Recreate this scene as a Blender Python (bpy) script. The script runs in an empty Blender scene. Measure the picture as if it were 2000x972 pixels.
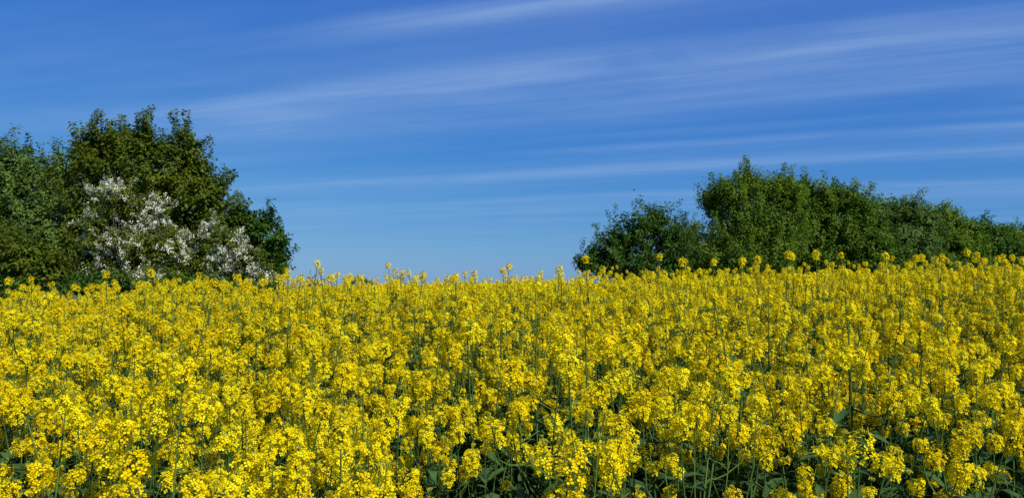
import bpy, math, random
import numpy as np
from mathutils import Vector, Matrix

rng = np.random.default_rng(7)
random.seed(7)
S = bpy.context.scene
R = math.radians
COL = S.collection

# ------------------------------------------------------------------ camera
F = 1444.0                      # focal length in pixels of the 2000 px wide photograph
EYE = Vector((0.0, 0.0, 1.75))
PITCH = math.atan2(557 - 486, F)
cam_d = bpy.data.cameras.new('camera')
cam_d.sensor_width = 36.0
cam_d.lens = 36.0 * F / 2000.0
cam_d.clip_start = 0.05
cam_d.clip_end = 9000
cam = bpy.data.objects.new('camera', cam_d)
COL.objects.link(cam)
cam.location = EYE
cam.rotation_euler = (R(90) + PITCH, 0, 0)
S.camera = cam


def at(px, py, D):
    """point on the ray through a pixel of the photograph, D metres ahead"""
    dx, dy, dz = (px - 1000) / F, 1.0, (486 - py) / F
    c, s = math.cos(PITCH), math.sin(PITCH)
    y, z = dy * c - dz * s, dy * s + dz * c
    k = D / y
    return Vector((dx * k, D, EYE.z + z * k))


# ------------------------------------------------------------------ sky and sun
SUN_ELEV, SUN_AZ = 46.0, 138.0     # azimuth clockwise from the view direction (+Y): right and a little behind
w = bpy.data.worlds.new('World')
S.world = w
w.use_nodes = True
N = w.node_tree.nodes
L = w.node_tree.links
N.clear()


def nd(tree, typ, **kw):
    n = tree.nodes.new(typ)
    for k, v in kw.items():
        if k.startswith('i_'):
            n.inputs[k[2:].replace('_', ' ')].default_value = v
        else:
            setattr(n, k, v)
    return n


def math_node(tree, op, a, b=None, c=None, clamp=False):
    n = tree.nodes.new('ShaderNodeMath')
    n.operation = op
    n.use_clamp = clamp
    for i, v in enumerate((a, b, c)):
        if v is None:
            continue
        if isinstance(v, (int, float)):
            n.inputs[i].default_value = v
        else:
            tree.links.new(v, n.inputs[i])
    return n.outputs[0]


def smooth(tree, v, lo, hi):
    n = tree.nodes.new('ShaderNodeMapRange')
    n.interpolation_type = 'SMOOTHSTEP'
    tree.links.new(v, n.inputs['Value'])
    n.inputs['From Min'].default_value = lo
    n.inputs['From Max'].default_value = hi
    return n.outputs[0]


T = w.node_tree
sky = nd(T, 'ShaderNodeTexSky', sky_type='NISHITA', sun_disc=False, sun_elevation=R(SUN_ELEV),
         sun_rotation=R(SUN_AZ), altitude=50, air_density=1.0, dust_density=0.3, ozone_density=2.5)
# camera-like rendering of the clear sky: deeper, cleaner blue (a gain and a gamma for each channel)
STR = 0.085
sr = N.new('ShaderNodeSeparateColor')
L.new(sky.outputs[0], sr.inputs[0])
gr = N.new('ShaderNodeCombineColor')
for i_, (gain, gam) in enumerate(((0.335, 1.20), (0.508, 0.815), (0.70, 0.31))):
    c_ = math_node(T, 'POWER', math_node(T, 'MULTIPLY', sr.outputs[i_], STR), gam)
    L.new(math_node(T, 'MULTIPLY', c_, gain / STR), gr.inputs[i_])
geo = N.new('ShaderNodeTexCoord')
sep = N.new('ShaderNodeSeparateXYZ')
L.new(geo.outputs['Generated'], sep.inputs[0])
zc = math_node(T, 'MAXIMUM', sep.outputs[2], 0.012)
px_ = math_node(T, 'DIVIDE', sep.outputs[0], zc)
py_ = math_node(T, 'DIVIDE', sep.outputs[1], zc)
A = R(-70)
ax, ay = math.sin(A), math.cos(A)
nx, ny = ay, -ax
u0 = math_node(T, 'ADD', math_node(T, 'MULTIPLY', px_, ax), math_node(T, 'MULTIPLY', py_, ay))
v0 = math_node(T, 'ADD', math_node(T, 'MULTIPLY', px_, nx), math_node(T, 'MULTIPLY', py_, ny))
uv = N.new('ShaderNodeCombineXYZ')
L.new(u0, uv.inputs[0]); L.new(v0, uv.inputs[1])


def skynoise(su, sv, scale, detail, rough, off=(0, 0, 0), dist=0.0):
    m = nd(T, 'ShaderNodeMapping')
    m.inputs['Scale'].default_value = (su, sv, 1)
    m.inputs['Location'].default_value = off
    L.new(uv.outputs[0], m.inputs[0])
    n = nd(T, 'ShaderNodeTexNoise')
    n.inputs['Scale'].default_value = scale
    n.inputs['Detail'].default_value = detail
    n.inputs['Roughness'].default_value = rough
    n.inputs['Distortion'].default_value = dist
    L.new(m.outputs[0], n.inputs['Vector'])
    return n.outputs['Fac']


wob = skynoise(0.25, 0.5, 1.0, 3, 0.5, (3, 1, 0))
v = math_node(T, 'ADD', v0, math_node(T, 'MULTIPLY', math_node(T, 'SUBTRACT', wob, 0.5), 0.45))
fine = skynoise(0.35, 5.0, 1.0, 6, 0.62, (0, 0, 0), 1.4)
patch = skynoise(0.7, 1.3, 1.0, 4, 0.6, (2, 9, 0), 0.8)
broad = skynoise(0.22, 0.9, 1.0, 4, 0.55, (7, 4, 0))


def band(v_in, c0, w0, c1, w1, u_a=None, u_b=None, u_c=None, u_d=None):
    """soft-edged streak between v = c0 and c1; fades along u"""
    f = math_node(T, 'MULTIPLY', smooth(T, v_in, c0 - w0, c0 + w0),
                  math_node(T, 'SUBTRACT', 1.0, smooth(T, v_in, c1 - w1, c1 + w1)))
    if u_a is not None:
        f = math_node(T, 'MULTIPLY', f, smooth(T, u0, u_a, u_b))
    if u_c is not None:
        f = math_node(T, 'MULTIPLY', f, math_node(T, 'SUBTRACT', 1.0, smooth(T, u0, u_c, u_d)))
    return f


bands = [
    (band(v, 3.12, 0.22, 3.95, 0.9, None, None, 2.9, 5.5), 0.80),    # the broad streak rising to the right
    (band(v, 2.42, 0.10, 2.58, 0.16, -0.9, 0.3, 1.0, 2.1), 0.8),    # near the top edge
    (band(v, 6.15, 0.25, 6.5, 0.45, None, None, 4.8, 7.5), 0.55),    # thin low streaks
    (band(v, 5.2, 0.15, 5.4, 0.3, None, None, 0.9, 2.4), 0.55),
    (band(v, 4.75, 0.1, 4.95, 0.3, None, None, 0.0, 1.5), 0.3),
    (band(v, 8.0, 0.3, 9.0, 0.8, None, None, 6.0, 12.0), 0.3),
]
tot = None
for f, k in bands:
    g = math_node(T, 'MULTIPLY', f, k)
    tot = g if tot is None else math_node(T, 'ADD', tot, g)
tex = math_node(T, 'ADD', math_node(T, 'MULTIPLY', smooth(T, fine, 0.3, 0.72), 0.32), 0.66)
tot = math_node(T, 'MULTIPLY', tot, tex)
tot = math_node(T, 'MULTIPLY', tot, math_node(T, 'ADD', 0.6, math_node(T, 'MULTIPLY', smooth(T, patch, 0.3, 0.65), 0.55)))
veil = math_node(T, 'MULTIPLY', smooth(T, broad, 0.38, 0.75), 0.30)
veil = math_node(T, 'MULTIPLY', veil, math_node(T, 'ADD', 0.6, math_node(T, 'MULTIPLY', fine, 0.8)))
tot = math_node(T, 'ADD', tot, veil)
tot = math_node(T, 'MULTIPLY', tot, smooth(T, sep.outputs[2], 0.0, 0.10))
tot = math_node(T, 'MULTIPLY', tot, 0.5, clamp=True)
cm = nd(T, 'ShaderNodeMix', data_type='RGBA')
L.new(tot, cm.inputs[0])
L.new(gr.outputs[0], cm.inputs[6])
cm.inputs[7].default_value = (4.1, 5.9, 8.6, 1)       # sunlit cirrus
bg = N.new('ShaderNodeBackground')
bg.inputs['Strength'].default_value = STR
L.new(cm.outputs[2], bg.inputs['Color'])
wo = N.new('ShaderNodeOutputWorld')
L.new(bg.outputs[0], wo.inputs[0])

sd = bpy.data.lights.new('sun', 'SUN')
sd.energy = 5.0
sd.angle = R(0.53)
sd.color = (1.0, 0.955, 0.87)
sun = bpy.data.objects.new('sun', sd)
COL.objects.link(sun)
sdir = Vector((math.sin(R(SUN_AZ)) * math.cos(R(SUN_ELEV)), math.cos(R(SUN_AZ)) * math.cos(R(SUN_ELEV)), math.sin(R(SUN_ELEV))))
sun.rotation_euler = sdir.to_track_quat('Z', 'Y').to_euler()
sun.location = (5, -5, 20)

S.view_settings.view_transform = 'Standard'
S.view_settings.look = 'None'
S.view_settings.gamma = 1
S.view_settings.exposure = 0.12
S.render.engine = 'CYCLES'
S.cycles.max_bounces = 8
S.cycles.diffuse_bounces = 3
S.cycles.transmission_bounces = 4
S.cycles.transparent_max_bounces = 4
S.cycles.use_denoising = False


# ------------------------------------------------------------------ materials
def leafy(name, c1, c2, scale=3.0, rough=0.5, trans=0.3, tint=(1, 1, 1), spec=0.12, rnd=0.25):
    """leaf / petal surface: two tones mixed by noise and by object, some light passes through"""
    m = bpy.data.materials.new(name)
    m.use_nodes = True
    t = m.node_tree
    t.nodes.clear()
    tc = t.nodes.new('ShaderNodeTexCoord')
    no = nd(t, 'ShaderNodeTexNoise')
    no.inputs['Scale'].default_value = scale
    no.inputs['Detail'].default_value = 3
    t.links.new(tc.outputs['Object'], no.inputs['Vector'])
    oi = t.nodes.new('ShaderNodeObjectInfo')
    f = math_node(t, 'ADD', smooth(t, no.outputs['Fac'], 0.35, 0.65),
                  math_node(t, 'MULTIPLY', math_node(t, 'SUBTRACT', oi.outputs['Random'], 0.5), rnd * 2), clamp=True)
    mx = nd(t, 'ShaderNodeMix', data_type='RGBA')
    t.links.new(f, mx.inputs[0])
    mx.inputs[6].default_value = (*c1, 1)
    mx.inputs[7].default_value = (*c2, 1)
    bs = t.nodes.new('ShaderNodeBsdfPrincipled')
    bs.inputs['Roughness'].default_value = rough
    bs.inputs['Specular IOR Level'].default_value = spec
    t.links.new(mx.outputs[2], bs.inputs['Base Color'])
    out = t.nodes.new('ShaderNodeOutputMaterial')
    if trans > 0:
        tr = t.nodes.new('ShaderNodeBsdfTranslucent')
        mt = nd(t, 'ShaderNodeMix', data_type='RGBA', blend_type='MULTIPLY')
        mt.inputs[0].default_value = 1.0
        t.links.new(mx.outputs[2], mt.inputs[6])
        mt.inputs[7].default_value = (*tint, 1)
        t.links.new(mt.outputs[2], tr.inputs['Color'])
        ms = t.nodes.new('ShaderNodeMixShader')
        ms.inputs[0].default_value = trans
        t.links.new(bs.outputs[0], ms.inputs[1])
        t.links.new(tr.outputs[0], ms.inputs[2])
        t.links.new(ms.outputs[0], out.inputs[0])
    else:
        t.links.new(bs.outputs[0], out.inputs[0])
    return m


M = {
    'petal': leafy('petal', (0.86, 0.64, 0.002), (0.94, 0.84, 0.012), 70, 0.7, 0.36, (1.0, 0.95, 0.5), 0.03, 0.45),
    'bud': leafy('bud', (0.50, 0.50, 0.02), (0.42, 0.42, 0.03), 30, 0.5, 0.2, (1, 1, 0.5), 0.2),
    'stalk': leafy('stalk', (0.045, 0.095, 0.016), (0.10, 0.165, 0.030), 9, 0.6, 0.0, rnd=0.4),
    'rape_leaf': leafy('rape_leaf', (0.036, 0.085, 0.026), (0.070, 0.140, 0.042), 14, 0.45, 0.25, (0.9, 1.2, 0.4)),
    'olive': leafy('olive_leaf', (0.070, 0.112, 0.008), (0.145, 0.185, 0.014), 1.6, 0.5, 0.32, (1.2, 1.3, 0.4)),
    'grey_green': leafy('grey_green_leaf', (0.075, 0.135, 0.022), (0.125, 0.20, 0.036), 1.4, 0.55, 0.3, (1.0, 1.2, 0.5)),
    'dark_green': leafy('dark_green_leaf', (0.030, 0.080, 0.008), (0.065, 0.135, 0.014), 1.5, 0.5, 0.28, (1.0, 1.3, 0.4)),
    'mid_green': leafy('mid_green_leaf', (0.070, 0.135, 0.009), (0.130, 0.205, 0.016), 1.2, 0.5, 0.32, (1.1, 1.3, 0.4)),
    'willow_green': leafy('willow_leaf', (0.090, 0.165, 0.012), (0.150, 0.235, 0.020), 1.3, 0.5, 0.34, (1.1, 1.25, 0.4)),
    'blossom': leafy('blossom', (0.74, 0.78, 0.55), (0.84, 0.84, 0.74), 20, 0.6, 0.25, (1, 1, 0.9), 0.1),
    'bark': leafy('bark', (0.07, 0.055, 0.042), (0.14, 0.115, 0.09), 18, 0.85, 0.0),
    'grass': leafy('grass_blade', (0.06, 0.11, 0.02), (0.10, 0.16, 0.035), 6, 0.5, 0.25, (1.1, 1.2, 0.4)),
}


def plain(name, c, rough=0.7):
    m = bpy.data.materials.new(name)
    m.use_nodes = True
    t = m.node_tree
    b = t.nodes['Principled BSDF']
    no = nd(t, 'ShaderNodeTexNoise')
    no.inputs['Scale'].default_value = 3
    no.inputs['Detail'].default_value = 5
    tc = t.nodes.new('ShaderNodeTexCoord')
    t.links.new(tc.outputs['Object'], no.inputs['Vector'])
    mx = nd(t, 'ShaderNodeMix', data_type='RGBA')
    t.links.new(no.outputs['Fac'], mx.inputs[0])
    mx.inputs[6].default_value = (*[v * 0.8 for v in c], 1)
    mx.inputs[7].default_value = (*[v * 1.2 for v in c], 1)
    t.links.new(mx.outputs[2], b.inputs['Base Color'])
    b.inputs['Roughness'].default_value = rough
    return m


# ------------------------------------------------------------------ mesh helpers (quads only, numpy)
class Geo:
    def __init__(s):
        s.v, s.q, s.m, s.n = [], [], [], 0

    def add(s, v, q, m=0):
        v = np.asarray(v, float).reshape(-1, 3)
        q = np.asarray(q, int).reshape(-1, 4)
        s.v.append(v); s.q.append(q + s.n)
        s.m.append(np.full(len(q), m, int) if np.isscalar(m) else np.asarray(m))
        s.n += len(v)

    def merge(s, o, mat=None, mmap=None):
        v, q, m = o.arrays()
        if mat is not None:
            mt = np.array(mat)
            v = v @ mt[:3, :3].T + mt[:3, 3]
        if mmap is not None:
            m = np.array(mmap)[m]
        s.add(v, q, m)

    def arrays(s):
        return np.concatenate(s.v), np.concatenate(s.q), np.concatenate(s.m)

    def mesh(s, name, mats, smooth_shade=False):
        v, q, m = s.arrays()
        me = bpy.data.meshes.new(name)
        me.vertices.add(len(v))
        me.vertices.foreach_set('co', v.astype(np.float32).ravel())
        me.loops.add(len(q) * 4)
        me.loops.foreach_set('vertex_index', q.astype(np.int32).ravel())
        me.polygons.add(len(q))
        me.polygons.foreach_set('loop_start', (np.arange(len(q)) * 4).astype(np.int32))
        me.polygons.foreach_set('loop_total', np.full(len(q), 4, np.int32))
        for k in mats:
            me.materials.append(M[k] if isinstance(k, str) else k)
        me.polygons.foreach_set('material_index', m.astype(np.int32))
        if smooth_shade:
            me.polygons.foreach_set('use_smooth', np.ones(len(q), bool))
        me.update(calc_edges=True)
        return me


def unit(a):
    a = np.asarray(a, float)
    return a / (np.linalg.norm(a, axis=-1, keepdims=True) + 1e-9)


def tube(g, pts, rad, sides=4, m=0):
    pts = np.asarray(pts, float)
    rad = np.broadcast_to(np.asarray(rad, float), (len(pts),))
    d = unit(np.gradient(pts, axis=0))
    ref = np.array([1.0, 0.13, 0.07]) if abs(d[0, 0]) < 0.8 else np.array([0.1, 1.0, 0.05])
    a = unit(np.cross(d, ref))
    b = np.cross(d, a)
    th = np.arange(sides) * 2 * math.pi / sides
    ring = (a[:, None, :] * np.cos(th)[None, :, None] + b[:, None, :] * np.sin(th)[None, :, None]) * rad[:, None, None]
    v = (pts[:, None, :] + ring).reshape(-1, 3)
    q = []
    for i in range(len(pts) - 1):
        for j in range(sides):
            k = (j + 1) % sides
            q.append((i * sides + j, i * sides + k, (i + 1) * sides + k, (i + 1) * sides + j))
    g.add(v, q, m)


def frames(n, up=None):
    """orthonormal frames (x, y, n) for an array of normals, random spin"""
    n = unit(n)
    r = unit(rng.normal(size=n.shape))
    x = unit(np.cross(n, r))
    return x, np.cross(n, x), n


def curve_pts(a, b, sag, n=6):
    a, b, sag = map(lambda k: np.asarray(k, float), (a, b, sag))
    t = np.linspace(0, 1, n)[:, None]
    return a + (b - a) * t + sag * (4 * t * (1 - t))


def cards(g, pos, nrm, along, length, width, m=0, fold=0.18):
    """pointed leaves, one folded quad each: base, left, tip, right"""
    n = unit(nrm)
    a = unit(along - n * np.sum(along * n, axis=1, keepdims=True))
    s = np.cross(n, a)
    Ln = np.asarray(length).reshape(-1, 1) * np.ones((len(pos), 1))
    Wd = np.asarray(width).reshape(-1, 1) * np.ones((len(pos), 1))
    base = pos
    tip = pos + a * Ln - n * Ln * 0.12
    mid = pos + a * Ln * 0.45 + n * Wd * fold
    v = np.stack([base, mid - s * Wd * 0.5, tip, mid + s * Wd * 0.5], 1).reshape(-1, 3)
    q = np.arange(len(pos) * 4).reshape(-1, 4)
    g.add(v, q, m)


def link(name, me, parent=None, loc=None, rot=None, scale=None):
    o = bpy.data.objects.new(name, me)
    COL.objects.link(o)
    if parent is not None:
        o.parent = parent
    if loc is not None:
        o.location = loc
    if rot is not None:
        o.rotation_euler = rot
    if scale is not None:
        o.scale = scale if not isinstance(scale, (int, float)) else (scale,) * 3
    return o


def tag(o, label=None, cat=None, group=None, kind=None):
    if label: o['label'] = label
    if cat: o['category'] = cat
    if group: o['group'] = group
    if kind: o['kind'] = kind
    return o


# ------------------------------------------------------------------ the ground
def ground(x, y):
    x = np.asarray(x, float); y = np.asarray(y, float)
    rise = 0.44 * (1 - np.exp(-np.clip(y, 0, None) / 8.5 * 1.0)) * 1.15
    near = 1 / (1 + np.exp(-(y - 4) / 1.5))
    cross = np.where(x > 0, 0.034 * np.minimum(x, 22) , 0.021 * np.maximum(x, -20))
    return rise + cross * (0.35 + 0.65 * near) + 0.02 * np.sin(x * 0.9 + y * 0.5)


def axis_coords():
    a = np.concatenate([np.arange(-30, 30.1, 1.0)])
    far = np.geomspace(32, 6000, 26)
    return np.concatenate([-far[::-1], a, far])


gx = axis_coords(); gy = axis_coords()
X, Y = np.meshgrid(gx, gy, indexing='ij')
Z = ground(X, Y)
g = Geo()
nyv = len(gy)
idx = np.arange(X.size).reshape(X.shape)
q = np.stack([idx[:-1, :-1], idx[1:, :-1], idx[1:, 1:], idx[:-1, 1:]], -1).reshape(-1, 4)
g.add(np.stack([X, Y, Z], -1).reshape(-1, 3), q)
gm = bpy.data.materials.new('field_soil')
gm.use_nodes = True
t = gm.node_tree
b = t.nodes['Principled BSDF']
b.inputs['Roughness'].default_value = 0.95
tc = t.nodes.new('ShaderNodeTexCoord')
n1 = nd(t, 'ShaderNodeTexNoise'); n1.inputs['Scale'].default_value = 7; n1.inputs['Detail'].default_value = 8
n2 = nd(t, 'ShaderNodeTexNoise'); n2.inputs['Scale'].default_value = 0.02; n2.inputs['Detail'].default_value = 3
t.links.new(tc.outputs['Object'], n1.inputs['Vector']); t.links.new(tc.outputs['Object'], n2.inputs['Vector'])
m1 = nd(t, 'ShaderNodeMix', data_type='RGBA')
t.links.new(smooth(t, n1.outputs['Fac'], 0.38, 0.62), m1.inputs[0])
m1.inputs[6].default_value = (0.045, 0.07, 0.02, 1)
m1.inputs[7].default_value = (0.10, 0.075, 0.05, 1)
m2 = nd(t, 'ShaderNodeMix', data_type='RGBA')
t.links.new(smooth(t, n2.outputs['Fac'], 0.45, 0.6), m2.inputs[0])
t.links.new(m1.outputs[2], m2.inputs[6])
m2.inputs[7].default_value = (0.06, 0.11, 0.025, 1)
t.links.new(m2.outputs[2], b.inputs['Base Color'])
bp = nd(t, 'ShaderNodeBump'); bp.inputs['Strength'].default_value = 0.6; bp.inputs['Distance'].default_value = 0.04
t.links.new(n1.outputs['Fac'], bp.inputs['Height']); t.links.new(bp.outputs[0], b.inputs['Normal'])
tag(link('ground', g.mesh('ground', [gm], True)), kind='structure')

# ------------------------------------------------------------------ rapeseed plants
PETAL = np.array([[0, 0.12, 0], [-0.30, 0.45, 0.10], [-0.40, 0.85, 0.06], [0, 1.05, -0.05], [0.40, 0.85, 0.06], [0.30, 0.45, 0.10]])


def flowers(g, pos, nrm, size, m=0):
    """four-petalled flowers, petals folded along their middle"""
    x, y, n = frames(nrm)
    k = len(pos)
    size = np.broadcast_to(size, (k,))
    for i in range(4):
        th = i * math.pi / 2
        c, s = math.cos(th), math.sin(th)
        cup = rng.uniform(-0.1, 0.55, size=(k, 1, 1))
        p = PETAL[None] * size[:, None, None]
        lx = p[..., 0:1] * c - p[..., 1:2] * s
        ly = p[..., 0:1] * s + p[..., 1:2] * c
        lz = p[..., 2:3] + p[..., 1:2] * cup
        v = pos[:, None] + x[:, None] * lx + y[:, None] * ly + n[:, None] * lz
        base = (np.arange(k) * 6)[:, None, None]
        q = base + np.array([[0, 1, 2, 3], [0, 3, 4, 5]])[None]
        g.add(v.reshape(-1, 3), q.reshape(-1, 4), m)


def raceme(n=42, length=0.09, width=0.030, fs=0.0079, far=False, ring=False):
    """one flower head, its base at the origin, growing up; materials petal, stalk, bud"""
    g = Geo()
    bend = np.array([rng.uniform(-.012, .012), rng.uniform(-.012, .012), 0])
    ax = curve_pts((0, 0, 0), (bend[0], bend[1], length), bend * 0.4, 4)
    tube(g, ax, [0.0022, 0.002, 0.0016, 0.001], 3 if far else 4, 1)
    t = (np.arange(n) + rng.uniform(0, 1, n)) / n
    if ring: t = t * .62          # open flowers below, a knot of green buds above
    th = np.arange(n) * 2.39996 + rng.normal(0, .3, n)
    h = length * (0.0 + 0.95 * t ** 0.8)
    rad = width * np.sqrt(np.clip(1 - (t * 0.95) ** 3.0, 0, 1)) * (0.72 + 0.5 * t) * rng.uniform(0.68, 1.18, n)
    out = np.stack([np.cos(th), np.sin(th), np.zeros(n)], 1)
    up = np.array([0, 0, 1.0])
    pos = out * rad[:, None] + up * h[:, None] + up * (rad * 0.1)[:, None]
    nrm = out * (1 - 0.6 * t[:, None]) + up * (0.15 + 0.9 * t[:, None]) + rng.normal(0, .28, (n, 3))
    flowers(g, pos, nrm, fs * rng.uniform(0.8, 1.15, n))
    if not far:
        # pedicels
        a = up * (h - rad * 0.3)[:, None]
        s = unit(np.cross(out, up)) * 0.0006
        v = np.stack([a - s, a + s, pos + s, pos - s], 1).reshape(-1, 3)
        g.add(v, np.arange(n * 4).reshape(-1, 4), 1)
        # buds on the crown
        k = 34 if ring else 14
        th = rng.uniform(0, 6.28, k); r = rng.uniform(0, .011, k)
        bp = np.stack([np.cos(th) * r, np.sin(th) * r, length + rng.uniform(-.004, .008, k)], 1) + bend
        for p in bp:
            d = unit(np.array([p[0] * 30, p[1] * 30, 1.0]))
            tube(g, [p, p + d * .003, p + d * .007], [.0007, .0019, .0004], 3, 2)
    return g


def pods(g, p0, p1, n, m):
    """thin unripe pods and spent flower stalks standing off the stem"""
    t = rng.uniform(0, 1, n)[:, None]
    p = p0 + (p1 - p0) * t
    d = unit(rng.normal(size=(n, 3)) * np.array([1, 1, 0.25]))
    d = unit(d + np.array([0, 0, 0.7]))
    ln = rng.uniform(.025, .055, (n, 1))
    s = unit(np.cross(d, rng.normal(size=(n, 3)))) * 0.0011
    e = p + d * ln
    g.add(np.stack([p - s * .6, p + s * .6, e + s, e - s], 1).reshape(-1, 3), np.arange(n * 4).reshape(-1, 4), m)


def blade(g, p, d, ln, wd, m=0):
    """a drooping lance-shaped leaf of three folded segments"""
    d = unit(d); side = unit(np.cross(d, [0, 0, 1.0])); nrm = np.cross(side, d)
    prof = [(0, .15, 0), (.3, .9, .02), (.65, 1.0, -.06), (1.0, .08, -.22)]
    row = []
    for t_, w_, z_ in prof:
        c = p + d * ln * t_ + nrm * ln * z_ - np.array([0, 0, ln * 0.35 * t_ * t_])
        row.append([c - side * wd * w_ * .5 + nrm * wd * .12, c, c + side * wd * w_ * .5 + nrm * wd * .12])
    v = np.array(row).reshape(-1, 3)
    q = []
    for i in range(3):
        q += [(i * 3, i * 3 + 1, i * 3 + 4, i * 3 + 3), (i * 3 + 1, i * 3 + 2, i * 3 + 5, i * 3 + 4)]
    g.add(v, q, m)


RAC = [raceme(int(rng.integers(52, 76)), rng.uniform(.045, .085), rng.uniform(.027, .034), ring=(i_ in (2, 5))) for i_ in range(7)]
RAC_SMALL = [raceme(30, .038, .022, ring=(i_ == 0)) for i_ in range(3)]
RAC_ALL = RAC + RAC_SMALL
RAC_ME = [r.mesh('flower_head', ['petal', 'stalk', 'bud']) for r in RAC_ALL]
RAC_FAR = [raceme(17, .065, .031, .0165, True) for _ in range(3)]


def make_plant(height=1.25, nb=5, spread=0.16, low=0.42, tall=False, far=False):
    """returns dict: stem Geo, leaves Geo, heads [(raceme index, Matrix)]"""
    st, lf = Geo(), Geo()
    lean = np.array([rng.normal(0, .04), rng.normal(0, .04), 0])
    top = np.array([lean[0] * 2, lean[1] * 2, height - 0.06])
    main = curve_pts((0, 0, -0.02), top, -lean * 0.8, 7)
    tube(st, main, np.linspace(.0062, .0022, 7), 4 if not far else 3)
    heads = [(int(rng.integers(0, 7)), top, unit(main[-1] - main[-2]))]
    pods(st, main[-2], main[-1], 14 if not far else 4, 0)
    az0 = rng.uniform(0, 6.28)
    for i in range(nb):
        f = rng.uniform(low, 0.86) if not tall else rng.uniform(.72, .92)
        k = f * 6; j = int(k)
        p0 = main[j] + (main[min(j + 1, 6)] - main[j]) * (k - j)
        az = az0 + i * 2.4
        r = spread * rng.uniform(.5, 1.25)
        if tall: r *= 0.45
        endz = height * (rng.uniform(.74, .97) if not tall else rng.uniform(.84, .96))
        endz = max(endz, p0[2] + .1) - .08
        e = np.array([p0[0] + math.cos(az) * r, p0[1] + math.sin(az) * r, endz])
        out = np.array([math.cos(az), math.sin(az), 0]) * r * .28 - np.array([0, 0, .02])
        c = curve_pts(p0, e, out, 5)
        tube(st, c, np.linspace(.0034, .0018, 5), 3)
        pods(st, c[-2], c[-1], 10 if not far else 3, 0)
        small = rng.uniform() < (.6 if tall else .3)
        heads.append((int(rng.integers(7, 10)) if small else int(rng.integers(0, 7)), e, unit(c[-1] - c[-2])))
        # a small leaf at the joint
        blade(lf, p0, np.array([math.cos(az), math.sin(az), .5]), rng.uniform(.05, .10), rng.uniform(.012, .025))
    for i in range(13 if not far else 3):
        f = rng.uniform(.15, .80); k = f * 6; j = int(k)
        p0 = main[j] + (main[j + 1] - main[j]) * (k - j)
        az = rng.uniform(0, 6.28)
        s = 1.0 - f
        blade(lf, p0, np.array([math.cos(az), math.sin(az), rng.uniform(.1, .6)]), .08 + .18 * s, .02 + .065 * s)
    hs = []
    for ri, p, d in heads:
        quat = Vector((0, 0, 1)).rotation_difference(Vector(d))
        spin = Matrix.Rotation(rng.uniform(0, 6.28), 4, 'Z')
        sc = rng.uniform(.85, 1.12) * (.82 if tall else 1.0)
        hs.append((ri, Matrix.Translation(Vector(p)) @ quat.to_matrix().to_4x4() @ spin @ Matrix.Scale(sc, 4)))
    return dict(stem=st, leaves=lf, heads=hs, h=height)


def join_plant(p, far=False):
    g = Geo()
    g.merge(p['stem'], None, [1]); g.merge(p['leaves'], None, [3])
    for ri, mt in p['heads']:
        g.merge((RAC_FAR[ri % 3] if far else RAC_ALL[ri]), mt)
    return g


PLANT_MATS = ['petal', 'stalk', 'bud', 'rape_leaf']
sparse_forms = [make_plant(rng.uniform(1.10, 1.26), nb, .10, low=.35) for nb in (2, 3, 2, 3)]
forms = [make_plant(rng.uniform(1.16, 1.32), int(rng.integers(5, 9)), rng.uniform(.12, .19)) for _ in range(9)]
tall_forms = [make_plant(1.6, nb, .12, tall=True) for nb in (1, 2, 2, 3, 4, 3)]
far_forms = [make_plant(rng.uniform(1.18, 1.32), 7, .2, far=True) for _ in range(5)]

protos = bpy.data.collections.new('rapeseed_forms')       # the forms the field is scattered from


def proto(k, geo_):
    o = bpy.data.objects.new('rapeseed_form_%02d' % k, geo_.mesh('rapeseed_form', PLANT_MATS))
    protos.objects.link(o)


np_near = len(forms)
for k, p in enumerate(forms): proto(k, join_plant(p))
for k, p in enumerate(far_forms): proto(np_near + k, join_plant(p, True))
np_far = len(far_forms)
for k in range(3):       # clumps for the far field: a metre of crop tops each
    g = Geo()
    for i in range(9):
        p = far_forms[int(rng.integers(0, np_far))]
        mt = Matrix.Translation((rng.uniform(-.5, .5), rng.uniform(-.5, .5), rng.uniform(-.08, .05))) @ Matrix.Rotation(rng.uniform(0, 6.28), 4, 'Z')
        g.merge(join_plant(p, True), mt)
    proto(np_near + np_far + k, g)
for k, p in enumerate(tall_forms[2:6]): proto(np_near + np_far + 3 + k, join_plant(p))
NP_CL = np_near + np_far
NP_TALL = NP_CL + 3


def low_noise(x, y):
    return (np.sin(x * 2.1 + 1.3 * np.sin(y * 1.1)) + np.sin(y * 2.7 + 1.7 * np.sin(x * .9 + 2)) + .7 * np.sin(x * 4.3 - y * 3.1 + 1)) / 2.7


def inview(x, y, m=0.0):
    return np.abs(x) < y * (1000 / F) + m


def in_field(x, y):
    sx = x / np.maximum(y, .1) * F + 1000
    left = (y > 11.3) & (sx < 600)
    right = (y > 18.2) & (sx > 1090)
    edge = y > 1.15 + 0.05 * np.sin(x * 3)
    return edge & ~left & ~right


def jitter_grid(x0, x1, y0, y1, step, dens=None):
    xs, ys = np.meshgrid(np.arange(x0, x1, step), np.arange(y0, y1, step))
    x = xs.ravel() + rng.uniform(-.5, .5, xs.size) * step
    y = ys.ravel() + rng.uniform(-.5, .5, xs.size) * step
    return x, y


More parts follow.
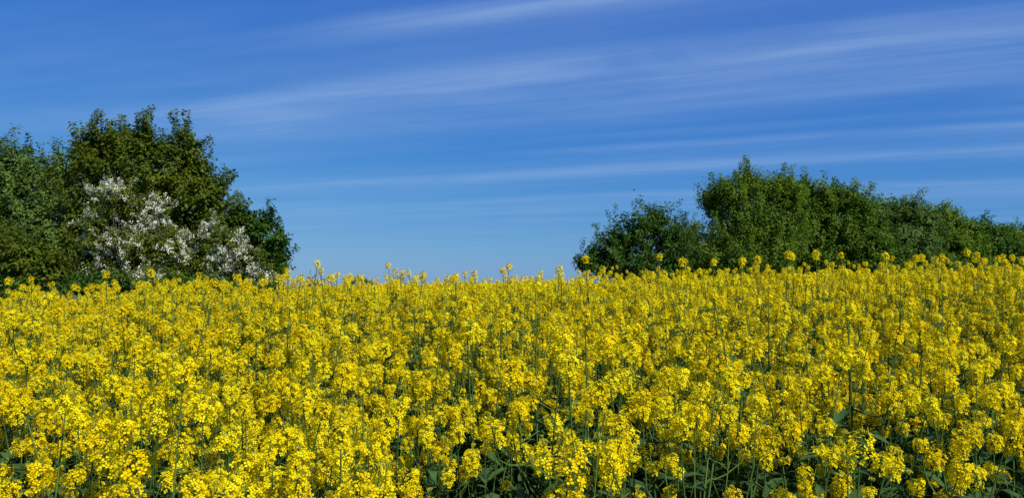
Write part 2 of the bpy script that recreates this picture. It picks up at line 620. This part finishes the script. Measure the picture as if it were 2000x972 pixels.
# near zone
x, y = jitter_grid(-12, 12, 1.0, 11.5, .185)
keep = in_field(x, y) & inview(x, y, 2.2)
x, y = x[keep], y[keep]
nz = low_noise(x, y)
gapf = np.clip((3.6 - y) / 2.2, 0, 1) * np.clip((x + 0.3) / 1.2, 0, 1)       # the thin corner at the front on the right
keep = rng.uniform(size=len(x)) < (0.80 + .30 * nz) * (1 - .50 * gapf) * (1 - .34 * np.clip((3.2 - y) / 1.3, 0, 1))
x, y, nz, gapf = x[keep], y[keep], nz[keep], gapf[keep]
sc = 0.99 + .05 * nz + rng.normal(0, .075, len(x)) - .09 * gapf
near_pts = np.stack([x, y, sc], 1)

seen = inview(near_pts[:, 0], near_pts[:, 1], .1) & (ground(near_pts[:, 0], near_pts[:, 1]) + 1.27 * near_pts[:, 2] > EYE.z - .29 * near_pts[:, 1])
order = np.argsort(np.hypot(near_pts[:, 0], near_pts[:, 1]) + np.where(seen, 0, 100))
N_FRONT = 228
front = near_pts[order[:N_FRONT]]
rest = near_pts[order[N_FRONT:]]


def plant_parts(p):
    p['stem_me'] = p['stem'].mesh('stem', ['stalk'])
    p['leaf_me'] = p['leaves'].mesh('leaves', ['rape_leaf'])


for p in forms + tall_forms + sparse_forms: plant_parts(p)


def place_plant(p, x, y, s, label, group):
    root = bpy.data.objects.new('rapeseed_plant', None)
    root.empty_display_size = .05
    COL.objects.link(root)
    root.location = (x, y, float(ground(x, y)))
    root.rotation_euler = (rng.normal(0, .03), rng.normal(0, .03), rng.uniform(0, 6.28))
    root.scale = (s, s, s)
    tag(root, label, 'rapeseed plant', group)
    link('stem', p['stem_me'], root)
    link('leaves', p['leaf_me'], root)
    for ri, mt in p['heads']:
        o = link('flower_head', RAC_ME[ri], root)
        o.matrix_local = mt
    return root


for x, y, s in front:
    r = x / y
    if r < -.25: lab = 'bushy yellow flowering rapeseed plant in the dense front rows at the left of the field'
    elif r < .2: lab = 'yellow flowering rapeseed plant in the front rows at the middle of the field'
    else: lab = 'yellow flowering rapeseed plant with bare green stems in the thin front rows on the right'
    bare = np.clip((3.3 - y) / 1.6, 0, 1) * np.clip((x + .5) / .9, 0, 1)
    kit = sparse_forms if rng.uniform() < .85 * bare else forms
    place_plant(kit[int(rng.integers(0, len(kit)))], x, y, float(s), lab, 'rapeseed plants in the front rows')

# the tall stalks that stand out above the crop: (px, py of the head in the photograph, metres ahead, form, label)
BACK_SKY, BACK_L, BACK_R = 'sky', 'left trees', 'right trees'
TALL = [
    (595, 503, 4.9, 1, 'tallest rapeseed stalk against the sky just right of the left trees, one head above another'),
    (666, 519, 5.6, 2, 'tall rapeseed stalk against the sky above the small far chimney'),
    (565, 522, 5.4, 0, 'single yellow rapeseed head before the tip of the left trees'),
    (645, 528, 6.2, 2, None), (702, 533, 6.5, 0, None),
    (755, 524, 5.2, 3, None), (785, 508, 5.4, 1, 'slender rapeseed stalk with a small head high above its neighbours left of the middle gap'),
    (811, 526, 5.8, 4, None), (850, 524, 5.6, 3, None), (888, 533, 6.4, 0, None), (912, 528, 6.0, 2, None), (945, 527, 6.0, 4, None),
    (966, 511, 5.9, 0, 'lone rapeseed head on a bare stalk near the centre of the open sky'),
    (1000, 521, 6.3, 0, None), (988, 534, 6.2, 1, None), (1040, 536, 6.6, 0, None),
    (1080, 519, 5.2, 5, 'pair of tall rapeseed heads against the sky left of the small dark bush'),
    (1163, 498, 5.7, 0, 'small rapeseed head before the left edge of the dark bush'),
    (1268, 494, 5.8, 2, None), (1312, 503, 4.8, 4, None), (1396, 504, 5.9, 0, None), (1430, 501, 5.2, 4, None),
    (1511, 498, 6.0, 0, None), (1530, 490, 5.6, 0, None), (1549, 493, 6.1, 0, None), (1600, 488, 5.1, 5, 'widest cluster of tall rapeseed heads in front of the right hedge'),
    (1672, 487, 5.6, 1, None), (1735, 493, 5.8, 0, 'single rapeseed head standing alone before the right hedge'),
    (1771, 503, 5.6, 3, None), (1796, 497, 6.0, 0, None), (1820, 496, 6.0, 0, None), (1843, 493, 6.1, 0, None),
    (1868, 486, 6.1, 0, None), (1937, 485, 5.4, 1, 'highest rapeseed head near the right end of the field'), (1986, 502, 5.6, 3, None), (1960, 506, 5.7, 0, None),
    (20, 540, 5.6, 0, None), (48, 556, 6.1, 2, None), (83, 536, 5.7, 1, None), (106, 552, 6.0, 0, None), (222, 527, 5.8, 0, None),
    (268, 546, 5.6, 1, None), (302, 525, 5.3, 0, 'rapeseed head standing tallest in front of the left trees'), (292, 543, 5.9, 0, None),
    (330, 547, 5.7, 3, None), (356, 545, 5.8, 3, None), (398, 553, 6.0, 0, None), (437, 541, 5.5, 2, None), (470, 548, 5.7, 1, None), (505, 543, 5.6, 3, None),
    (530, 536, 5.4, 4, None), (648, 536, 5.3, 5, None), (690, 535, 5.9, 2, None), (722, 541, 6.3, 4, None), (738, 536, 5.5, 5, None),
    (770, 533, 5.8, 2, None), (796, 528, 5.1, 4, None), (832, 536, 5.6, 3, None), (866, 537, 5.3, 5, None), (900, 541, 5.9, 4, None), (930, 538, 5.4, 3, None),
    (978, 540, 5.6, 4, None), (1014, 542, 5.9, 5, None), (1058, 544, 5.5, 3, None), (1094, 530, 5.6, 4, None), (1108, 541, 6.0, 2, None), (1210, 520, 6.1, 3, None), (1350, 518, 6.4, 1, None), (1470, 514, 6.5, 2, None),
]
for px, py, D, k, lab in TALL:
    P = at(px, py, D)
    gz = float(ground(P.x, P.y))
    s = (P.z - gz) / 1.6
    if lab is None:
        lab = ('tall yellow rapeseed stalk rising above the crop against the open sky' if 575 < px < 1110 else
               'tall yellow rapeseed stalk rising above the crop before the left trees' if px <= 575 else
               'tall yellow rapeseed stalk rising above the crop before the right hedge')
    place_plant(tall_forms[k], P.x, P.y, s, lab, 'rapeseed stalks standing above the crop')

# the rest of the field: one scattered object
pts, sca, rot, ind = [], [], [], []


def addpts(x, y, s, i, squash=None):
    n = len(x)
    pts.append(np.stack([x, y, ground(x, y)], 1))
    sca.append(np.stack([s, s, s], 1))
    rot.append(np.stack([rng.normal(0, .045, n), rng.normal(0, .045, n), rng.uniform(0, 6.28, n)], 1))
    ind.append(i)


addpts(rest[:, 0], rest[:, 1], rest[:, 2], rng.integers(0, np_near, len(rest)))
x, y = jitter_grid(-24, 26, 11.5, 32, .27)
k = in_field(x, y) & inview(x, y, 4)
x, y = x[k], y[k]
addpts(x, y, 1.0 + .05 * low_noise(x, y) + rng.normal(0, .05, len(x)), rng.integers(np_near, NP_CL, len(x)))
x, y = jitter_grid(-90, 90, 32, 150, 1.0)
k = in_field(x, y) & inview(x, y, 10)
x, y = x[k], y[k]
addpts(x, y, 1.0 + rng.normal(0, .04, len(x)), rng.integers(NP_CL, NP_TALL, len(x)))
# stalks a little taller than the rest
n = 1900
yy = np.where(rng.uniform(size=n) < .6, np.sqrt(rng.uniform(3.2 ** 2, 13 ** 2, n)), rng.uniform(4.5, 8.5, n)); xx = rng.uniform(-.8, .8, n) * yy
sx_ = xx / yy * F + 1000
k = in_field(xx, yy) & ~((sx_ > 592) & (sx_ < 634))        # a natural dip in the fringe, where the far works show
xx, yy = xx[k], yy[k]
addpts(xx, yy, rng.uniform(.80, .99, len(xx)) + .03 * low_noise(xx * .8, yy * .8), rng.integers(NP_TALL, NP_TALL + 4, len(xx)))

pts = np.concatenate(pts); sca = np.concatenate(sca); rot = np.concatenate(rot); ind = np.concatenate(ind)
me = bpy.data.meshes.new('rapeseed_field')
me.vertices.add(len(pts))
me.vertices.foreach_set('co', pts.astype(np.float32).ravel())
for nm, arr, typ in (('sca', sca, 'FLOAT_VECTOR'), ('rot', rot, 'FLOAT_VECTOR')):
    a = me.attributes.new(nm, typ, 'POINT'); a.data.foreach_set('vector', arr.astype(np.float32).ravel())
a = me.attributes.new('form', 'INT', 'POINT'); a.data.foreach_set('value', ind.astype(np.int32))
me.update()
field = link('rapeseed_field', me)
tag(field, 'yellow flowering rapeseed crop filling the field behind the front rows', 'rapeseed crop', kind='stuff')
ng = bpy.data.node_groups.new('scatter', 'GeometryNodeTree')
ng.interface.new_socket('Geometry', in_out='INPUT', socket_type='NodeSocketGeometry')
ng.interface.new_socket('Geometry', in_out='OUTPUT', socket_type='NodeSocketGeometry')
gi = ng.nodes.new('NodeGroupInput'); go = ng.nodes.new('NodeGroupOutput')
ip = ng.nodes.new('GeometryNodeInstanceOnPoints')
ci = ng.nodes.new('GeometryNodeCollectionInfo')
ci.inputs['Collection'].default_value = protos
ci.inputs['Separate Children'].default_value = True
ci.inputs['Reset Children'].default_value = True
ng.links.new(gi.outputs[0], ip.inputs['Points'])
ng.links.new(ci.outputs[0], ip.inputs['Instance'])
ip.inputs['Pick Instance'].default_value = True


def attr(nm, typ):
    n = ng.nodes.new('GeometryNodeInputNamedAttribute')
    n.data_type = typ
    n.inputs['Name'].default_value = nm
    return n.outputs['Attribute']


ng.links.new(attr('form', 'INT'), ip.inputs['Instance Index'])
e2r = ng.nodes.new('FunctionNodeEulerToRotation')
ng.links.new(attr('rot', 'FLOAT_VECTOR'), e2r.inputs[0])
ng.links.new(e2r.outputs[0], ip.inputs['Rotation'])
ng.links.new(attr('sca', 'FLOAT_VECTOR'), ip.inputs['Scale'])
ng.links.new(ip.outputs[0], go.inputs[0])
md = field.modifiers.new('scatter', 'NODES')
md.node_group = ng


# ------------------------------------------------------------------ trees and bushes
def tree(name, label, cat, D, blobs, leaf='olive', size=.06, per=230, shoot=.45, up=.8, nleaf=22, wid=.6,
         tufts=None, blossom=None, group=None, slim=.9, dz=0.0, trunk_r=.09, stems=1, lead=(1.6, .6, 3)):
    """blobs: (px, py, rx, ry[, dD]) crown masses read from the photograph, given depth and real size at D metres"""
    cr, tk, bl = Geo(), Geo(), Geo()
    C = []
    for bb in blobs:
        px, py, rx, ry = bb[:4]
        d = D + (bb[4] if len(bb) > 4 else rng.uniform(-.3, .3))
        P = at(px, py, d)
        C.append((np.array(P), np.array([rx / F * d, rx / F * d * slim, ry / F * d])))
    wts = np.array([np.prod(r) for _, r in C]); cx = sum(c * k for (c, _), k in zip(C, wts)) / wts.sum()
    bx, by = cx[0], cx[1]
    gz = float(ground(bx, by))
    origin = np.array([bx, by, gz])
    low = min(c[2] - r[2] for c, r in C)
    forkz = gz + max(.35, (cx[2] - gz) * .35)
    for s_ in range(stems):
        o = rng.normal(0, .08 if stems > 1 else 0.01, 2)
        fork = np.array([bx + o[0] * 2, by + o[1] * 2, forkz])
        tube(tk, curve_pts((bx + o[0], by + o[1], gz - .1), fork, (rng.normal(0, .04), rng.normal(0, .04), 0), 6), np.linspace(trunk_r, trunk_r * .72, 6), 8)
    for c, r in C:
        limb = curve_pts(fork, c, np.array([rng.normal(0, .08), rng.normal(0, .08), -.08 * np.linalg.norm(c - fork)]), 7)
        tube(tk, limb, np.linspace(trunk_r * .62, trunk_r * .16, 7), 6)
        for _ in range(9):
            j = int(rng.integers(2, 7))
            dv = unit(rng.normal(size=3) + np.array([0, 0, .5]))
            e = c + dv * r * .55
            tube(tk, curve_pts(limb[j], e, rng.normal(0, .06, 3), 5), np.linspace(trunk_r * .2, trunk_r * .05, 5), 4)
    # shoots with leaves
    for bi, (c, r) in enumerate(C):
        area = 4 * math.pi * (np.prod(r) ** (2 / 3))
        n = int(per * 2.6 * area / 10) + 30
        dv = unit(rng.normal(size=(n, 3)))
        rad = rng.uniform(.12, 1, n) ** .55
        lump = 1 + .24 * np.sin(dv[:, 0] * 5 + bi) * np.sin(dv[:, 2] * 4.3 + 2 * bi) + .08 * np.sin(dv[:, 1] * 9)
        p0 = c + dv * r * (rad * lump)[:, None] * .92
        d = unit(dv * .75 + np.array([0, 0, up]) + rng.normal(0, .38, (n, 3)))
        ln = shoot * rng.uniform(.45, 1.15, n) * (0.55 + .45 * rad)
        p0 = p0 - d * ln[:, None] * .55
        if lead:
            k = int(lead[0] * area) + 2          # long leader shoots that stand out of the crown
            lv = unit(rng.normal(size=(k, 3)) + np.array([0, 0, .9]))
            ld = unit(lv * .55 + np.array([0, 0, up]) + rng.normal(0, .25, (k, 3)))
            ll = lead[1] * rng.uniform(.6, 1.25, k)
            lp = c + lv * r * .9 - ld * (ll * .3)[:, None]
            reps = lead[2]
            dv = np.concatenate([dv, np.repeat(lv, reps, 0)]); d = np.concatenate([d, np.repeat(ld, reps, 0)])
            ln = np.concatenate([ln, np.repeat(ll, reps)]); p0 = np.concatenate([p0, np.repeat(lp, reps, 0)])
            n = len(ln)
        okz = p0[:, 2] > gz + .15
        p0, d, ln, n = p0[okz], d[okz], ln[okz], int(okz.sum())
        # twig
        sd_ = unit(np.cross(d, rng.normal(size=(n, 3)))) * .0035
        e = p0 + d * ln[:, None]
        tk.add(np.stack([p0 - sd_, p0 + sd_, e + sd_ * .4, e - sd_ * .4], 1).reshape(-1, 3), np.arange(n * 4).reshape(-1, 4))
        m = n * nleaf
        t_ = np.tile((np.arange(nleaf) + .5) / nleaf, n) + rng.uniform(-.03, .03, m)
        P0 = np.repeat(p0, nleaf, 0); DD = np.repeat(d, nleaf, 0); LL = np.repeat(ln, nleaf)
        a = unit(np.cross(DD, rng.normal(size=(m, 3))))
        pos = P0 + DD * (t_ * LL)[:, None] + a * rng.uniform(0, .9 * size, m)[:, None]
        along = a * 1.0 + DD * rng.uniform(.1, .9, m)[:, None] + np.array([0, 0, -.25])
        nrm = np.array([0, 0, .75]) + unit(dv[okz]).repeat(nleaf, 0) * .65 + rng.normal(0, .5, (m, 3))
        sz = size * 1.3 * rng.uniform(.6, 1.2, m)
        isb = np.zeros(m, bool)
        if blossom is not None:
            share, bsz = blossom
            # whole sprays are in bloom, in drifts
            fld = np.sin(p0[:, 0] * 3.1 + p0[:, 2] * 4.7 + 1) + np.sin(p0[:, 0] * 6.3 - p0[:, 2] * 5.1) + rng.normal(0, .7, n)
            bloom = fld > np.quantile(fld, 1 - share)
            isb = np.repeat(bloom, nleaf) & (rng.uniform(size=m) < .55)
            k = int(isb.sum())
            reps = 7
            bp_ = np.repeat(pos[isb], reps, 0) + rng.normal(0, .017, (k * reps, 3))
            bn = np.repeat(nrm[isb], reps, 0) + rng.normal(0, .5, (k * reps, 3))
            x_, y_, n_ = frames(bn)
            s_ = bsz * rng.uniform(.7, 1.2, (k * reps, 1))
            bl.add(np.stack([bp_ - x_ * s_, bp_ - y_ * s_ + n_ * s_ * .3, bp_ + x_ * s_, bp_ + y_ * s_ + n_ * s_ * .3], 1).reshape(-1, 3),
                   np.arange(k * reps * 4).reshape(-1, 4))
        kk = ~isb
        cards(cr, pos[kk], nrm[kk], along[kk], sz[kk], sz[kk] * wid)
    root = bpy.data.objects.new(name, None)
    COL.objects.link(root)
    root.location = origin
    tag(root, label, cat, group)
    for nm, gg, mt in (('trunk', tk, 'bark'), ('crown', cr, leaf), ('blossom', bl, 'blossom')):
        if gg.n == 0: continue
        gg.v = [v - origin for v in gg.v]
        link(nm, gg.mesh(nm, [mt], nm == 'trunk' and False), root)
    return root


LG, RG = 'trees and bushes at the left of the field', 'trees and bushes of the right hedge'
tree('hedge_tree', 'grey-green leafy tree at the far left edge behind the olive tree', 'tree', 17.5,
     [(20, 335, 58, 68), (-90, 390, 120, 120), (105, 350, 44, 62), (60, 430, 100, 100), (-60, 520, 120, 80), (110, 500, 90, 80)],
     leaf='grey_green', size=.065, per=150, shoot=.5, up=.9, group=LG, lead=(.9, .7, 3))
tree('hedge_tree', 'tallest olive-green tree of the left group with knobbly leafy shoots on top', 'tree', 14.3,
     [(172, 300, 36, 48), (225, 285, 45, 40), (290, 285, 48, 38), (355, 290, 38, 38), (270, 360, 115, 75), (385, 350, 45, 45), (415, 385, 32, 34),
      (340, 430, 110, 75), (170, 410, 70, 100), (250, 510, 120, 70), (420, 450, 50, 45), (370, 530, 90, 50)],
     leaf='olive', size=.058, per=140, shoot=.42, up=.62, group=LG, lead=(3.2, .6, 5))
tree('hedge_tree', 'small slim green tree at the right tip of the left group reaching over the sky', 'tree', 15.0,
     [(480, 428, 22, 18), (515, 440, 20, 18), (545, 470, 14, 20), (515, 490, 34, 34), (470, 470, 34, 40), (548, 515, 16, 24), (500, 545, 60, 34)],
     leaf='dark_green', size=.062, per=150, shoot=.42, up=.25, group=LG, trunk_r=.05, lead=(3.5, .5, 4))
tree('bush', 'low yellow-green bush at the foot of the far left trees', 'bush', 12.4,
     [(40, 500, 55, 60), (-30, 480, 60, 70), (95, 520, 40, 45)], leaf='olive', size=.05, per=170, shoot=.32, up=.6, group=LG, trunk_r=.04, lead=None)
tree('hawthorn', 'hawthorn in scattered white blossom in front of the tall olive tree', 'tree', 13.0,
     [(225, 385, 45, 42), (290, 415, 50, 40), (190, 450, 40, 45), (255, 480, 65, 45), (205, 530, 60, 34), (330, 480, 45, 45), (300, 540, 70, 30)],
     leaf='olive', size=.045, per=170, shoot=.36, up=.2, nleaf=20, blossom=(.38, .0105), group=LG, trunk_r=.06, lead=(.8, .35, 2))
tree('hawthorn', 'hawthorn in dense white blossom at the right end of the left group', 'tree', 12.9,
     [(418, 455, 26, 24), (450, 475, 36, 30), (485, 505, 36, 30), (515, 535, 24, 24), (430, 525, 50, 36)],
     leaf='olive', size=.045, per=200, shoot=.30, up=.05, nleaf=20, blossom=(.52, .0105), group=LG, trunk_r=.05, lead=(.8, .3, 2))
tree('bush', 'dark low bush under the white hawthorn beside the crop', 'bush', 12.1,
     [(215, 550, 45, 24), (160, 560, 50, 20), (330, 560, 70, 22), (30, 560, 60, 26), (430, 565, 60, 24), (500, 570, 40, 20)], leaf='dark_green', size=.05, per=180, shoot=.25, up=.5, group=LG, trunk_r=.025, lead=None)

tree('bush', 'small dark green bush standing at the left end of the right hedge', 'bush', 19.5,
     [(1255, 450, 52, 38), (1282, 425, 24, 22), (1205, 470, 40, 32), (1165, 498, 26, 20), (1140, 515, 18, 14), (1225, 515, 90, 42), (1310, 475, 40, 50), (1300, 530, 60, 34)],
     leaf='dark_green', size=.062, per=100, shoot=.5, up=.5, nleaf=24, group=RG, trunk_r=.06, lead=(1.0, .8, 3))
tree('bush', 'thin pale bush between the dark bush and the tall pale tree', 'bush', 27,
     [(1345, 455, 22, 26), (1335, 490, 34, 40), (1375, 500, 36, 50), (1350, 530, 60, 34)], leaf='grey_green', size=.07, per=80, shoot=.55, up=.9, group=RG, trunk_r=.05)
tree('willow', 'tallest tree of the right hedge with loose upright pale shoots', 'tree', 24,
     [(1388, 392, 26, 34), (1425, 380, 34, 34), (1462, 362, 28, 26), (1500, 370, 32, 26), (1540, 378, 32, 28), (1440, 440, 75, 70), (1520, 440, 70, 65), (1470, 510, 100, 50), (1400, 510, 60, 50)],
     leaf='willow_green', size=.08, per=85, shoot=.8, up=1.5, nleaf=30, wid=.42, group=RG, trunk_r=.1, lead=(.6, .85, 5))
tree('hedge_tree', 'round green tree right of the tallest pale tree in the right hedge', 'tree', 26.5,
     [(1585, 395, 50, 40), (1640, 392, 45, 34), (1680, 415, 34, 36), (1600, 450, 85, 60), (1680, 480, 70, 55), (1580, 510, 110, 45), (1700, 520, 80, 36), (1550, 385, 40, 40)],
     leaf='mid_green', size=.085, per=85, shoot=.6, up=.7, nleaf=26, group=RG, lead=(.6, .8, 3))
tree('hedge_tree', 'greyish twiggy tree right of the round green tree', 'tree', 31,
     [(1735, 425, 40, 34), (1775, 415, 40, 32), (1812, 438, 32, 32), (1760, 470, 85, 50), (1780, 520, 110, 36), (1700, 415, 34, 34)],
     leaf='grey_green', size=.085, per=75, shoot=.6, up=.8, nleaf=24, group=RG, lead=(.5, .8, 3))
tree('hedge_tree', 'green tree before the far end of the right hedge, lower than its greyish neighbour', 'tree', 35,
     [(1830, 432, 34, 30), (1850, 442, 34, 28), (1880, 455, 34, 28), (1860, 490, 70, 44), (1870, 525, 80, 30)], leaf='mid_green', size=.10, per=60, shoot=.6, up=.8, nleaf=24, group=RG, lead=(.4, .8, 3))
tree('hedge_tree', 'dark lower tree second from the right end of the hedge', 'tree', 39,
     [(1905, 452, 34, 26), (1925, 462, 36, 24), (1905, 485, 44, 32), (1950, 490, 46, 40), (1930, 520, 80, 28)], leaf='dark_green', size=.11, per=52, shoot=.6, up=.7, nleaf=24, group=RG, lead=(.4, .8, 3))
tree('hedge_tree', 'lowest hedge tree at the right edge of the photo', 'tree', 43,
     [(1958, 464, 34, 24), (1982, 468, 36, 24), (2030, 474, 36, 30), (2000, 500, 70, 36), (2020, 520, 80, 28)], leaf='mid_green', size=.12, per=50, shoot=.6, up=.7, nleaf=24, group=RG, lead=(.4, .8, 3))

# ------------------------------------------------------------------ far things on the horizon
def box(g, x0, x1, y0, y1, z0, z1, m=0):
    v = [(x, y, z) for z in (z0, z1) for x, y in ((x0, y0), (x1, y0), (x1, y1), (x0, y1))]
    g.add(v, [(0, 3, 2, 1), (4, 5, 6, 7), (0, 1, 5, 4), (1, 2, 6, 5), (2, 3, 7, 6), (3, 0, 4, 7)], m)


wall_m = plain('violet_cladding', (0.10, 0.085, 0.19))
roof_m = plain('dull_metal', (0.10, 0.12, 0.17), .5)
glass_m = plain('far_glass', (0.05, 0.07, 0.10), .15)
hazed_steel_m = plain('hazed_chimney_steel', (0.13, 0.19, 0.28), .5)  # distance haze put into the colour as a bluish tint; no air is built


def works(px, py_top, py_mast, half, D, label):
    P = at(px, 556, D)
    root = bpy.data.objects.new('factory_building', None)
    COL.objects.link(root)
    gz = float(ground(P.x, P.y))
    root.location = (P.x, P.y, gz)
    tag(root, label, 'building')
    hw = half / F * D
    top = at(px, py_top, D).z - gz
    g = Geo(); box(g, -hw, hw, 0, hw * 1.6, -1, top); link('wall', g.mesh('wall', [wall_m]), root)
    g = Geo(); box(g, -hw - .25, hw + .25, -.25, hw * 1.6 + .25, top, top + .5); link('roof', g.mesh('roof', [roof_m]), root)
    for k in (-.6, 0, .6):
        g = Geo(); box(g, hw * k - .7, hw * k + .7, -.06, -.005, top * .55, top * .8); link('window', g.mesh('window', [glass_m]), root)
    c = Geo(); mt = at(px, py_mast, D).z - gz
    tube(c, [(0, hw * .5, top + .5), (0, hw * .5, mt * .7), (0, hw * .5, mt)], [.6, .5, .42], 10)
    tube(c, [(0, hw * .5, mt), (0, hw * .5, mt + .4)], [.55, .55], 10)
    link('chimney', c.mesh('chimney', [hazed_steel_m]), root)


works(605, 541, 526, 6, 800, 'violet factory block with a thin chimney on the far horizon')
works(625, 545, 526, 7, 820, 'low grey works with a thin mast just right of the violet block')
for o in [o for o in S.objects if o.name.startswith('factory_building')]:
    pass
tree('far_tree', 'small dark far tree on the horizon right of the chimneys', 'tree', 300,
     [(697, 544, 7, 6), (711, 549, 9, 6), (688, 552, 6, 5), (724, 553, 7, 4)], leaf='grey_green', size=.35, per=5, shoot=1.2, up=.6, nleaf=10, trunk_r=.2, lead=(.1, 1.4, 2))

# a small bird
bm_ = plain('feathers', (0.05, 0.05, 0.055))
g = Geo()
tube(g, [(-.15, 0, 0), (-.11, 0, .012), (-.03, 0, .01), (.06, 0, 0), (.12, 0, .012), (.155, 0, .012), (.18, 0, .005)], [.006, .02, .042, .045, .028, .024, .004], 8)
bird = link('bird', g.mesh('bird', [bm_]), loc=at(1238, 371, 75), rot=(0, 0, R(20)))
for s in (-1, 1):
    g = Geo()
    a = [(.07, 0, .02), (-.04, 0, .02), (-.05, s * .13, .075), (.06, s * .13, .08), (-.09, s * .26, .05), (-.06, s * .26, .052)]
    g.add(a, [(0, 1, 2, 3), (3, 2, 4, 5)])
    g.add([(p[0], p[1], p[2] - .006) for p in a], [(3, 2, 1, 0), (5, 4, 2, 3)])
    link('wing', g.mesh('wing', [bm_]), bird)
tag(bird, 'tiny dark bird flying in the blue sky left of the right hedge', 'bird')
